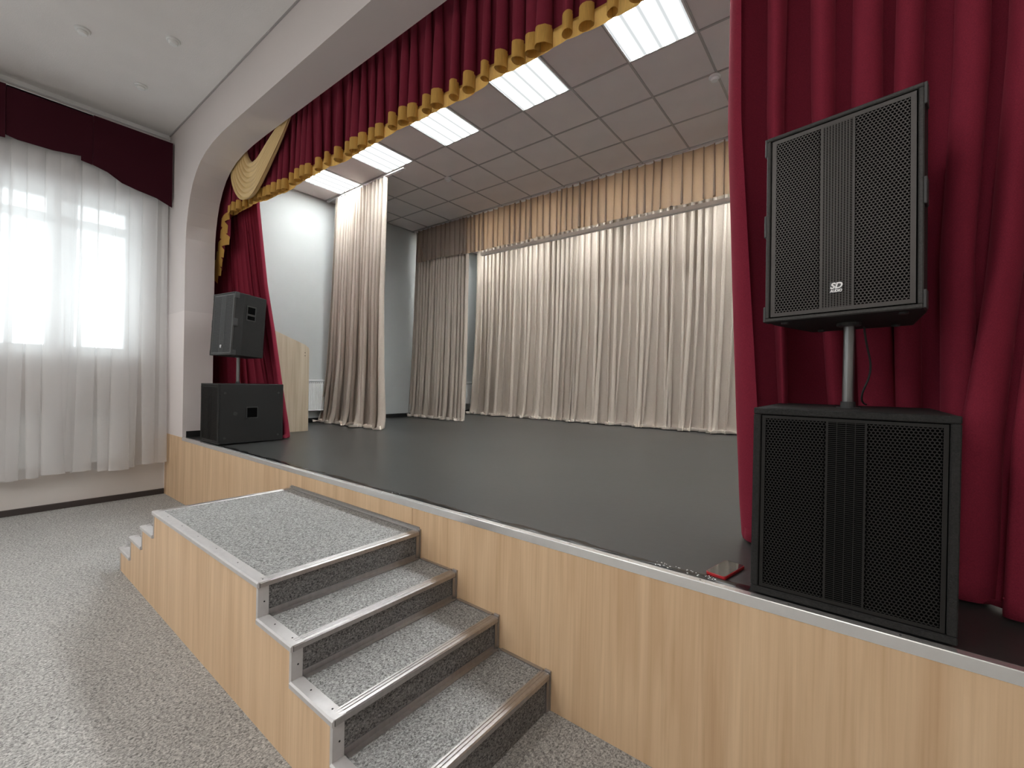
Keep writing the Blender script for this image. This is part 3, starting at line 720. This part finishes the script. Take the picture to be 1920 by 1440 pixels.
# front side curtain, right
D = Drape([(4.05, [(6.298, 0.48), (6.8, 0.50), (7.3, 0.48), (8.25, 0.5)]),
           (2.6, [(6.304, 0.50), (6.6, 0.56), (6.9, 0.56), (7.25, 0.46), (8.25, 0.45)]),
           (1.9, [(6.328, 0.56), (6.6, 0.66), (6.9, 0.64), (7.15, 0.46), (8.25, 0.42)]),
           (1.3, [(6.352, 0.61), (6.62, 0.745), (6.92, 0.735), (7.08, 0.48), (7.3, 0.39), (8.25, 0.4)]),
           (HS, [(6.378, 0.65), (6.62, 0.76), (6.93, 0.75), (7.06, 0.48), (7.25, 0.36), (8.25, 0.38)])], 14, 0.062, 0.050, seed=47, side=-1, amp_big=0.010, regular=0.5, per=26, omega=0.75)
o = D.mesh('stage_curtain', M_BURG, lambda q: HS + .004, lambda q: 4.05, 50, hem=0.02, hem_seed=8)
tag(o, 'burgundy velvet side curtain behind the near right speaker stack', 'curtain', 'burgundy side curtains')
# valance with fringe
DV = Drape([(4.05, [(0.50, 0.385), (3.0, 0.385), (7.7, 0.385)]), (3.30, [(0.50, 0.385), (3.0, 0.385), (7.7, 0.385)])], 54, 0.014, 0.040, seed=21, side=-1, regular=0.45, omega=0.7, per=20, wild=0.6)
def hemz(q):
    x = 0.50 + 7.2 * q
    base = interp([(0.5, 3.375), (1.0, 3.375), (1.5, 3.355), (2.2, 3.325), (8, 3.318)], x)
    return base + 0.008 * sin(x * 5.1) + 0.006 * sin(x * 13)
q0 = (0.80 - 0.50) / 7.2
val = DV.mesh('stage_valance', M_BURGV, lambda q: hemz(q) + 0.083, lambda q: 4.05, 18, q0=q0)
tag(val, 'burgundy pleated valance with gold fringe across the top of the stage opening', 'valance')
DV.mesh('fringe', M_GOLD, lambda q: hemz(q) - 0.005, lambda q: hemz(q) + 0.096, 6, parent=val, extra=0.004, q0=q0)
# pleated tail at the left end, its gold edge falling in zigzags
tail = MB(); gold = MB()
TP = [(0.960, 3.42), (0.918, 3.342), (0.69, 3.304), (0.855, 3.191), (0.656, 3.166), (0.911, 3.047), (0.587, 3.042), (0.745, 2.923), (0.532, 2.929), (0.691, 2.819), (0.427, 2.831), (0.66, 2.715), (0.417, 2.716), (0.557, 2.632)]
def tail_y(k): return 0.352 + 0.011 * (k % 2) + 0.004 * k / 6
n = len(TP); vs = []
for k, (x, z) in enumerate(TP):
    vs += [(x, tail_y(k), z + 0.02), (min(0.93, x + 0.02 + 0.02 * (k % 2)), tail_y(k), 4.0)]
tail.add(vs, [(2 * k, 2 * k + 2, 2 * k + 3, 2 * k + 1) for k in range(n - 1)])
tl = tail.build('tail', M_BURGV, val)
vs = []; 
for k in range(n - 1):
    (x0, z0), (x1, z1) = TP[k], TP[k + 1]
    for s_ in range(9):
        t = s_ / 8; x = lerp(x0, x1, t); z = lerp(z0, z1, t) + 0.012 * sin(pi * t)
        y = lerp(tail_y(k), tail_y(k + 1), t) - 0.006 - (0.010 * sin(pi * t))
        vs += [(x, y, z + 0.045), (x - 0.012, y - 0.001, z - 0.045)]
gold.add(vs, [(2 * k, 2 * k + 2, 2 * k + 3, 2 * k + 1) for k in range(len(vs) // 2 - 1)])
g_ = gold.build('fringe', M_GOLD, val, smooth=False)
# draped swag of pale gold satin
sw = MB(); U, V = 44, 110
SWO, _ = smooth_path([(1.03, 4.0), (1.05, 3.86), (1.082, 3.715), (1.162, 3.590), (1.301, 3.455), (1.462, 3.365), (1.666, 3.349), (1.844, 3.416), (2.0, 3.522), (2.149, 3.639), (2.302, 3.774), (2.437, 3.923), (2.50, 4.02)])
SWI, _ = smooth_path([(1.40, 4.02), (1.424, 3.926), (1.484, 3.827), (1.60, 3.735), (1.742, 3.716), (1.868, 3.74), (2.047, 3.83), (2.251, 3.947), (2.33, 4.02)])
def swag_pt(u, v):
    # v = 0 inner/top fold ... 1 outer/bottom fold ; u along
    o_, i_ = SWO(u), SWI(u); u = min(1, max(0, u))
    p = Vector((lerp(i_[0], o_[0], v), 0, lerp(i_[1], o_[1], v)))
    f = v * 7.5; k = f - floor(f)
    ridge = sin(pi * k) ** 0.6
    env = 0.30 + 0.70 * sin(pi * min(1, max(0, u))) ** 0.8
    p.y = 0.342 - 0.056 * ridge * env - 0.010 * sin(pi * u)
    p.z += (-0.030 * (k - 0.5)) * env
    return p
vs = [tuple(swag_pt(i / U, j / V)) for j in range(V + 1) for i in range(U + 1)]
sw.add(vs, [(j * (U + 1) + i, j * (U + 1) + i + 1, (j + 1) * (U + 1) + i + 1, (j + 1) * (U + 1) + i) for j in range(V) for i in range(U)])
o = sw.build('gold_swag', M_SATIN, smooth=True)
tag(o, 'pale gold satin swag draped in the upper left corner of the stage arch', 'swag')

# beige side curtains
D = Drape([(HST - .03, [(0.14, 2.16), (1.40, 2.16)]), (2.6, [(0.06, 2.16), (1.36, 2.16)]), (1.6, [(0.0, 2.15), (1.38, 2.16)]), (HS, [(-0.11, 2.13), (0.6, 2.12), (1.46, 2.14)])],
          16, 0.040, 0.040, seed=31, side=-1, amp_big=0.045, bot_folds=5, regular=0.3, per=18, omega=0.8, wild=0.4)
o = D.mesh('side_curtain', M_BEIGE, lambda q: HS + .004, lambda q: HST - 0.035 + 0.008 * sin(q * 120), 56, hem=0.045, hem_seed=4)
tag(o, 'front beige floor-length side curtain, standing beside the lectern', 'curtain', 'beige side curtains')
D = Drape([(HST - .03, [(-0.06, 3.98), (1.27, 3.98)]), (2.0, [(-0.13, 3.98), (1.26, 3.98)]), (HS, [(-0.17, 3.96), (0.5, 3.95), (1.26, 3.95)])],
          17, 0.036, 0.036, seed=37, side=-1, amp_big=0.030, bot_folds=6, regular=0.3, per=18, omega=0.8, wild=0.4)
o = D.mesh('side_curtain', M_BEIGE, lambda q: HS + .004, lambda q: HST - 0.035, 56, hem=0.042, hem_seed=6)
tag(o, 'rear beige floor-length side curtain hanging below the beige pelmet', 'curtain', 'beige side curtains')
# pelmet (long) and its stepped left end
D = Drape([(HST - .03, [(1.20, 3.915), (7.9, 3.915)]), (3.6, [(1.20, 3.915), (7.9, 3.915)])], 62, 0.020, 0.026, seed=51, side=-1, regular=0.3, per=12, omega=0.45)
pel = D.mesh('stage_pelmet', M_PELMET, lambda q: 3.695 + 0.004 * sin(q * 61), lambda q: HST - 0.045 + 0.010 * sin(q * 310), 16)
tag(pel, 'long beige pleated pelmet hanging from the stage ceiling above the back curtain', 'pelmet', 'beige pelmets')
D = Drape([(HST - .03, [(0.05, 3.90), (1.30, 3.90)]), (3.6, [(0.05, 3.90), (1.30, 3.90)])], 11, 0.018, 0.026, seed=53, side=-1, regular=0.35, per=16, omega=0.45)
pel = D.mesh('stage_pelmet', M_PELMET, lambda q: interp([(0, 3.725), (0.55, 3.735), (0.62, 3.715), (1, 3.705)], q), lambda q: HST - 0.04, 14)
tag(pel, 'short beige pleated pelmet over the rear side curtain', 'pelmet', 'beige pelmets')
# rails
def rail(name, a, b, y, z, label, mat=M_WHITE, w=0.04, h=0.022):
    r = empty(name, ((a + b) / 2, y, z)); L = (b - a) / 2
    q = MB(); q.extrude([(-w / 2, 0), (-w / 2, h), (w / 2, h), (w / 2, 0), (w / 2 - .004, 0), (w / 2 - .004, h - .006), (-w / 2 + .004, h - .006), (-w / 2 + .004, 0)], -L, L, 'x'); q.build('track', mat, r)
    q = MB(); q.box(-L - 0.004, -L, -w / 2, w / 2, 0, h); q.build('end_cap', mat, r)
    q = MB(); q.box(L, L + 0.004, -w / 2, w / 2, 0, h); q.build('end_cap', mat, r)
    tag(r, label, 'curtain rail')
rail('curtain_rail', SX0 + .03, 1.80, 2.16, HST - 0.024, 'white ceiling rail carrying the front beige side curtain')
rail('curtain_rail', SX0 + .03, 7.9, 3.98, HST - 0.024, 'white ceiling rail carrying the rear side curtain and pelmet')
rail('curtain_rail', 0.1, 8.0, 5.45, HST - 0.024, 'white ceiling rail carrying the wide back curtain')
r = empty('light_bar', (4.6, 4.20, 3.70))
q = MB(); q.box(-3.2, 3.35, -0.03, 0.03, 0.0, 0.055); q.build('beam', M_ALUL, r, bevel=0.004)
for x in (-3.1, -1.0, 1.1, 3.2):
    q = MB(); q.tube((x, 0, 0.055), (x, 0, HST - 3.70), 0.008, n=8); q.build('hanger', M_ALUL, r)
tag(r, 'slim grey metal bar running just below the hem of the long pelmet', 'bar')

# back curtain in panels
def bx(px_):  # helper table: panel boundaries along x at the back
    return px_
PAN = [0.17, 1.22, 2.63, 3.42, 4.38, 5.65, 6.9, 8.2]
LAB = ['beige back curtain panel at the far left beside the stage wall', 'second beige back curtain panel from the left',
       'third and narrowest beige back curtain panel from the left', 'fourth beige back curtain panel from the left',
       'fifth beige back curtain panel, beside the right burgundy curtain', 'sixth beige back curtain panel, hidden behind the right burgundy curtain',
       'seventh beige back curtain panel, at the hidden right end of the stage']
for k in range(len(PAN) - 1):
    a, b = PAN[k] + 0.02, PAN[k + 1] + 0.01
    ya = 5.44 + 0.03 * (k % 2)
    nf = max(5, int((b - a) / 0.115))
    D = Drape([(HST - .03, [(a, ya), (b, ya)]), (2.5, [(a, ya), ((a + b) / 2, ya), (b - 0.02, ya)]), (HS, [(a - 0.04, ya - 0.02), ((a + b) / 2, ya - 0.05), (b - 0.03, ya - 0.02)])],
              nf, 0.046, 0.034, seed=70 + k, side=-1, amp_big=0.060, bot_folds=max(2, nf // 3), regular=0.25, per=16, omega=0.6, wild=0.35)
    o = D.mesh('back_curtain', M_BEIGE, lambda q: HS + .004, lambda q: HST - 0.035, 46, hem=0.050, hem_seed=20 + k)
    tag(o, LAB[k], 'curtain', 'beige back curtain panels')

# ---- lectern
r = empty('lectern', (0.65, 1.06, HS + .001)); 
def lec(prof, a, b, name, mat=M_ASH):
    q = MB(); q.extrude(prof, a, b, 'x'); return q.build(name, mat, r, bevel=0.0012, seg=1)
prof = [(-0.27, 0), (0.268, 0), (0.268, 1.085)] + [(0.268 - 0.045 * (1 - cos(t)), 1.085 + 0.045 * sin(t)) for t in (0.4, 0.8, 1.2)] + [(0.215, 1.148), (-0.27, 1.335)]
lec(prof, 0.262, 0.28, 'side_panel'); lec(prof, -0.28, -0.262, 'side_panel')
q = MB(); q.box(-0.262, 0.262, -0.27, -0.252, 0, 1.30); q.build('front_panel', M_ASH, r)
lec([(-0.25, 1.26), (0.235, 1.085), (0.235, 1.102), (-0.25, 1.278)], -0.262, 0.262, 'reading_top')
q = MB(); q.box(-0.262, 0.262, -0.25, 0.20, 0.62, 0.638); q.build('shelf', M_ASH, r)
q = MB(); q.tube((0.2800, 0.21, 1.045), (0.2815, 0.21, 1.045), 0.006, n=10); q.tube((0.2800, 0.21, 1.005), (0.2815, 0.21, 1.005), 0.006, n=10); q.build('screw_cap', M_SCREW, r)
tag(r, 'pale wooden lectern with sloping side panel, standing behind the left burgundy curtain', 'lectern')

# ================================================================== loudspeakers
def hex_sheet(m, x0, x1, z0, z1, p, rr, y=0.0):
    """perforated sheet: staggered round-ish holes"""
    rows = int((z1 - z0) / (p * 0.8660)); R = p / sqrt(3)
    ang = [radians(30 + 60 * k) for k in range(6)]
    oz = ((z1 - z0) - rows * p * 0.866) / 2
    for j in range(rows + 1):
        off = (j % 2) * p / 2; cols = int((x1 - x0 - off) / p)
        for i in range(cols + 1):
            cx = x0 + off + i * p; cz = z0 + oz + j * p * 0.866
            if cx < x0 - 1e-6 or cx > x1 + 1e-6: continue
            vs = [(cx + R * cos(a), y, cz + R * sin(a)) for a in ang] + [(cx + rr * cos(a), y, cz + rr * sin(a)) for a in ang]
            m.add(vs, [(k, (k + 1) % 6, (k + 1) % 6 + 6, k + 6) for k in range(6)])
def slot_sheet(m, x0, x1, z0, z1, nx, nz, fx, fz, y=0.0):
    """sheet with a grid of rectangular slots, open fractions fx, fz"""
    dx = (x1 - x0) / nx; dz = (z1 - z0) / nz
    for i in range(nx):           # vertical bars
        for e in (0,):
            a = x0 + i * dx; m.add([(a - dx * (1 - fx) / 2, y - 0.0006, z0), (a + dx * (1 - fx) / 2, y - 0.0006, z0), (a + dx * (1 - fx) / 2, y - 0.0006, z1), (a - dx * (1 - fx) / 2, y - 0.0006, z1)], [(0, 1, 2, 3)])
    for j in range(nz):
        c = z0 + (j + 0.5) * dz; h = dz * (1 - fz) / 2
        m.add([(x0, y, c - h), (x1, y, c - h), (x1, y, c + h), (x0, y, c + h)], [(0, 1, 2, 3)])
def rect_frame(m, x0, x1, z0, z1, b, y0, y1):
    m.box(x0, x1, y0, y1, z0, z0 + b); m.box(x0, x1, y0, y1, z1 - b, z1)
    m.box(x0, x0 + b, y0, y1, z0 + b, z1 - b); m.box(x1 - b, x1, y0, y1, z0 + b, z1 - b)
def text_mesh(name, s, size, mat, parent, loc, rot, shear=0.0, bold=0.0, xs=1.0):
    cu = bpy.data.curves.new(name, 'FONT'); cu.body = s; cu.size = size; cu.align_x = 'CENTER'; cu.align_y = 'CENTER'
    cu.extrude = 0.0006; cu.offset = bold; cu.shear = shear
    t = bpy.data.objects.new(name, cu); COL.objects.link(t)
    dg = bpy.context.evaluated_depsgraph_get(); me = bpy.data.meshes.new_from_object(t.evaluated_get(dg))
    bpy.data.objects.remove(t); me.name = name; me.materials.clear(); me.materials.append(mat)
    o = bpy.data.objects.new(name, me); COL.objects.link(o); o.parent = parent; o.location = loc; o.rotation_euler = rot; o.scale = (xs, 1, 1)
    return o
W, H, DP = 0.418, 0.665, 0.37
def make_top():
    """local: x right, y back, z up; origin bottom front centre"""
    r = empty('loudspeaker')
    w2 = W / 2; wb = w2 - 0.055
    q = MB(); q.extrude([(-w2, 0.012), (w2, 0.012), (w2, 0.10), (wb, DP), (-wb, DP), (-w2, 0.10)], 0.0, H, 'z'); q.build('cabinet', M_CAB, r, bevel=0.006)
    q = MB(); rect_frame(q, -w2, w2, 0, H, 0.013, -0.002, 0.0135); q.build('front_rim', M_RIM, r, bevel=0.003, seg=1)
    q = MB(); q.box(-w2 + .014, w2 - .014, 0.0095, 0.0118, 0.014, H - .014); q.build('foam', M_FOAMSHADE, r)
    g = MB(); gx = w2 - 0.017; gz0, gz1 = 0.017, H - 0.017; c = 0.040
    b = 0.013; Y0, Y1 = 0.002, 0.0035
    rect_frame(g, -gx, gx, gz0, gz1, b, Y0, Y1)
    g.box(-c - 0.006, -c, Y0, Y1, gz0 + b, gz1 - b); g.box(c, c + 0.006, Y0, Y1, gz0 + b, gz1 - b)
    hex_sheet(g, -gx + b + .001, -c - 0.009, gz0 + b, gz1 - b, 0.0098, 0.0041, 0.0028)
    hex_sheet(g, c + 0.009, gx - b - .001, gz0 + b, gz1 - b, 0.0098, 0.0041, 0.0028)
    slot_sheet(g, -c, c, gz0 + b, gz1 - b, 10, 110, 0.62, 0.60, 0.0028)
    g.build('grille', M_GRILLE, r)
    q = MB(); q.box(-0.017, 0.017, -0.0015, 0.0015, 0.075, 0.111); pl = q.build('badge', M_PLATE, r, bevel=0.001, seg=1)
    text_mesh('logo', 'SD', 0.026, M_LOGO, pl, (0, -0.0022, 0.0975), (pi / 2, 0, 0), 0.25, 0.0009, 1.0)
    text_mesh('logo', 'AUDIO', 0.0115, M_LOGO, pl, (0, -0.0022, 0.0815), (pi / 2, 0, 0), 0.25, 0.0005, 0.86)
    for s_ in (-1, 1):
        for z0, z1 in ((0.0, 0.055), (H * 0.46, H * 0.58), (H - 0.065, H)):
            q = MB(); a, b2 = sorted((s_ * (w2 - 0.002), s_ * (w2 + 0.007))); q.box(a, b2, 0.0, 0.045, z0, z1); q.build('bumper', M_RUBBER, r, bevel=0.002, seg=1)
        # side handle: a bar over a near-black plate that paints the shade of a cup
        q = MB(); a, b2 = sorted((s_ * (w2 - 0.03), s_ * (w2 + 0.0012)))
        ang = math.atan2(0.055, DP - 0.10)
        def T(yl, zl, off): # point on the slanted side
            return (s_ * (w2 - sin(ang) * yl + off * cos(ang)), 0.10 + cos(ang) * yl, zl)
        def plate(m_, ya, yb, za, zb, o0, o1):
            P = [T(ya, za, o0), T(yb, za, o0), T(yb, zb, o0), T(ya, zb, o0), T(ya, za, o1), T(yb, za, o1), T(yb, zb, o1), T(ya, zb, o1)]
            m_.add(P, [(0, 1, 2, 3), (4, 5, 6, 7), (0, 1, 5, 4), (1, 2, 6, 5), (2, 3, 7, 6), (3, 0, 4, 7)])
        rimm = MB(); ya, yb, za, zb = 0.035, 0.150, 0.385, 0.545
        for (A, B, C_, D_) in ((ya, yb, za, za + .012), (ya, yb, zb - .012, zb), (ya, ya + .012, za + .012, zb - .012), (yb - .012, yb, za + .012, zb - .012)):
            plate(rimm, A, B, C_, D_, 0.0, 0.004)
        plate(rimm, ya + .012, yb - .012, 0.438, 0.458, 0.0, 0.006)
        rimm.build('handle', M_RUBBER, r)
        cup = MB(); plate(cup, ya + .012, yb - .012, za + .012, zb - .012, -0.01, 0.0012); cup.build('handle_shade_plate', M_FOAMSHADE, r)
    for x, y in ((-0.16, 0.05), (0.16, 0.05), (-0.11, 0.32), (0.11, 0.32)):
        q = MB(); q.tube((x, y, -0.006), (x, y, 0.0), 0.012, n=12); q.build('foot', M_RUBBER, r)
    q = MB(); q.tube((0, 0.19, -0.010), (0, 0.19, 0.001), 0.035, n=20); q.build('pole_socket', M_RUBBER, r)
    return r
SW, SH, SD = 0.500, 0.630, 0.645
def make_sub():
    r = empty('subwoofer')
    w2 = SW / 2
    q = MB(); q.box(-w2, w2, 0.012, SD, 0.008, SH); q.build('cabinet', M_CAB, r, bevel=0.006)
    q = MB(); rect_frame(q, -w2, w2, 0.008, SH, 0.022, -0.002, 0.0135); q.build('front_rim', M_CAB, r, bevel=0.003, seg=1)
    q = MB(); q.box(-w2 + .022, w2 - .022, 0.0095, 0.0118, 0.03, SH - .022); q.build('foam', M_FOAMSHADE, r)
    g = MB(); gx = w2 - 0.025; gz0, gz1 = 0.033, SH - 0.025; c = 0.045; b = 0.010
    rect_frame(g, -gx, gx, gz0, gz1, b, 0.002, 0.0035)
    g.box(-c - 0.005, -c, 0.002, .0035, gz0 + b, gz1 - b); g.box(c, c + 0.005, 0.002, .0035, gz0 + b, gz1 - b)
    hex_sheet(g, -gx + b + .003, -c - 0.010, gz0 + b, gz1 - b, 0.0098, 0.0041, 0.0028)
    hex_sheet(g, c + 0.010, gx - b - .003, gz0 + b, gz1 - b, 0.0098, 0.0041, 0.0028)
    slot_sheet(g, -c, c, gz0 + b, gz1 - b, 4, 92, 0.93, 0.62, 0.0028)
    g.build('grille', M_GRILLEDARK, r)
    for s_ in (-1, 1):
        a, b2 = sorted((s_ * (w2 - 0.004), s_ * (w2 + 0.0015))); q = MB(); q.box(a, b2, 0.27, 0.37, 0.275, 0.378); q.build('handle_shade_plate', M_FOAMSHADE, r)  # near-black plate paints the shade inside the grip
        q = MB(); a, b2 = sorted((s_ * w2, s_ * (w2 + 0.004)))
        for (A, B, C_, D_) in ((.262, .378, .266, .275), (.262, .378, .378, .387), (.262, .27, .275, .378), (.37, .378, .275, .378)): q.box(a, b2, A, B, C_, D_)
        q.build('handle', M_RUBBER, r)
        q = MB(); q.tube((s_ * w2, 0.157, 0.32), (s_ * (w2 + 0.004), 0.157, 0.32), 0.020, n=18); q.tube((s_ * (w2 + .003), 0.157, 0.32), (s_ * (w2 + 0.009), 0.157, 0.32), 0.010, n=12); q.build('socket', M_RUBBER, r)
        for y, z in ((0.06, 0.535), (0.59, 0.535), (0.59, 0.07), (0.06, 0.07)):
            q = MB(); q.tube((s_ * w2, y, z), (s_ * (w2 + 0.0035), y, z), 0.011, n=12); q.build('corner_screw', M_RUBBER, r)
    for x in (-0.19, 0.19):
        for y in (0.08, 0.56):
            q = MB(); q.tube((x, y, 0.0), (x, y, 0.009), 0.02, n=12); q.build('foot', M_RUBBER, r)
    q = MB(); q.tube((0, 0.30, SH), (0, 0.30, SH + 0.004), 0.035, n=20); q.build('pole_socket', M_RUBBER, r)
    return r
def pole(x, y, z0, z1, label):
    r = empty('speaker_pole', (x, y, z0)); q = MB(); q.tube((0, 0, 0), (0, 0, z1 - z0), 0.0175, n=20); q.build('tube', M_STEEL, r, smooth=False)
    q = MB(); q.tube((0, 0, 0), (0, 0, 0.02), 0.022, n=20); q.build('collar', M_RUBBER, r)
    tag(r, label, 'pole', 'poles between subwoofers and loudspeakers')
sub = make_sub(); sub.location = (6.707, 0.030, HS + .001)
tag(sub, 'large black subwoofer on the right stage edge, perforated grille towards the camera', 'subwoofer', 'black subwoofers')
sub2 = copy_tree(sub); sub2.location = (1.377, 0.035, HS + .001)
tag(sub2, 'black subwoofer at the far left stage corner, plain side with square handle showing', 'subwoofer', 'black subwoofers')
top = make_top(); top.location = (6.673, 0.115, 1.683); top.rotation_euler = (radians(-1.2), radians(-0.8), radians(-9.5))
tag(top, 'large black loudspeaker with white SD badge on the pole at the right', 'loudspeaker', 'black loudspeakers on poles')
top2 = copy_tree(top); top2.location = (1.392, 0.120, 1.683); top2.rotation_euler = (radians(-3.0), radians(0.0), radians(8))
tag(top2, 'black loudspeaker on the pole at the far left, seen from its handle side', 'loudspeaker', 'black loudspeakers on poles')
pole(6.706, 0.325, HS + SH + .004, 1.676, 'thick steel pole between the right subwoofer and loudspeaker')
pole(1.345, 0.315, HS + SH + .004, 1.676, 'thin-looking steel pole between the left subwoofer and loudspeaker')
# cable behind the right pole
cu = bpy.data.curves.new('speaker_cable', 'CURVE'); cu.dimensions = '3D'; cu.bevel_depth = 0.0035; cu.bevel_resolution = 2
sp = cu.splines.new('NURBS'); cp = [(6.745, 0.40, 1.70), (6.752, 0.46, 1.62), (6.775, 0.50, 1.55), (6.765, 0.51, 1.48), (6.742, 0.52, 1.43), (6.745, 0.55, 1.392), (6.76, 0.62, 1.386)]
sp.points.add(len(cp) - 1)
for i, p in enumerate(cp): sp.points[i].co = (*p, 1)
sp.use_endpoint_u = True; sp.order_u = 4
t = bpy.data.objects.new('speaker_cable', cu); COL.objects.link(t)
me = bpy.data.meshes.new_from_object(t.evaluated_get(bpy.context.evaluated_depsgraph_get())); bpy.data.objects.remove(t)
me.materials.clear(); me.materials.append(M_RUBBER)
o = bpy.data.objects.new('speaker_cable', me); COL.objects.link(o)
tag(o, 'thin black cable hanging from the right loudspeaker behind its pole', 'cable')

# ---- phone on the stage edge
c0, c1, c2, c3 = Vector((6.298, 0.088)), Vector((6.337, 0.262)), Vector((6.401, 0.240)), Vector((6.366, 0.070))
ctrp = (c0 + c1 + c2 + c3) / 4; d = ((c1 - c0) + (c2 - c3)).normalized(); ang = math.atan2(d.y, d.x) - pi / 2
ph = empty('mobile_phone', (ctrp.x, ctrp.y, HS + 0.001), (0, 0, ang))
tag(ph, 'mobile phone in a red case lying on the stage edge', 'phone')
def rr(w_, h_, r_, n_=5):
    out = []
    for cx, cy, a0 in ((w_ - r_, h_ - r_, 0), (-w_ + r_, h_ - r_, pi / 2), (-w_ + r_, -h_ + r_, pi), (w_ - r_, -h_ + r_, 1.5 * pi)):
        out += [(cx + r_ * cos(a0 + pi / 2 * k / n_), cy + r_ * sin(a0 + pi / 2 * k / n_)) for k in range(n_ + 1)]
    return out
q = MB(); q.extrude(rr(0.036, 0.084, 0.009), 0.0, 0.011, 'z'); q.build('case', M_PHONERED, ph, bevel=0.0015)
q = MB(); q.extrude(rr(0.0335, 0.0815, 0.008), 0.0105, 0.0118, 'z'); q.build('screen', M_SCREEN, ph)
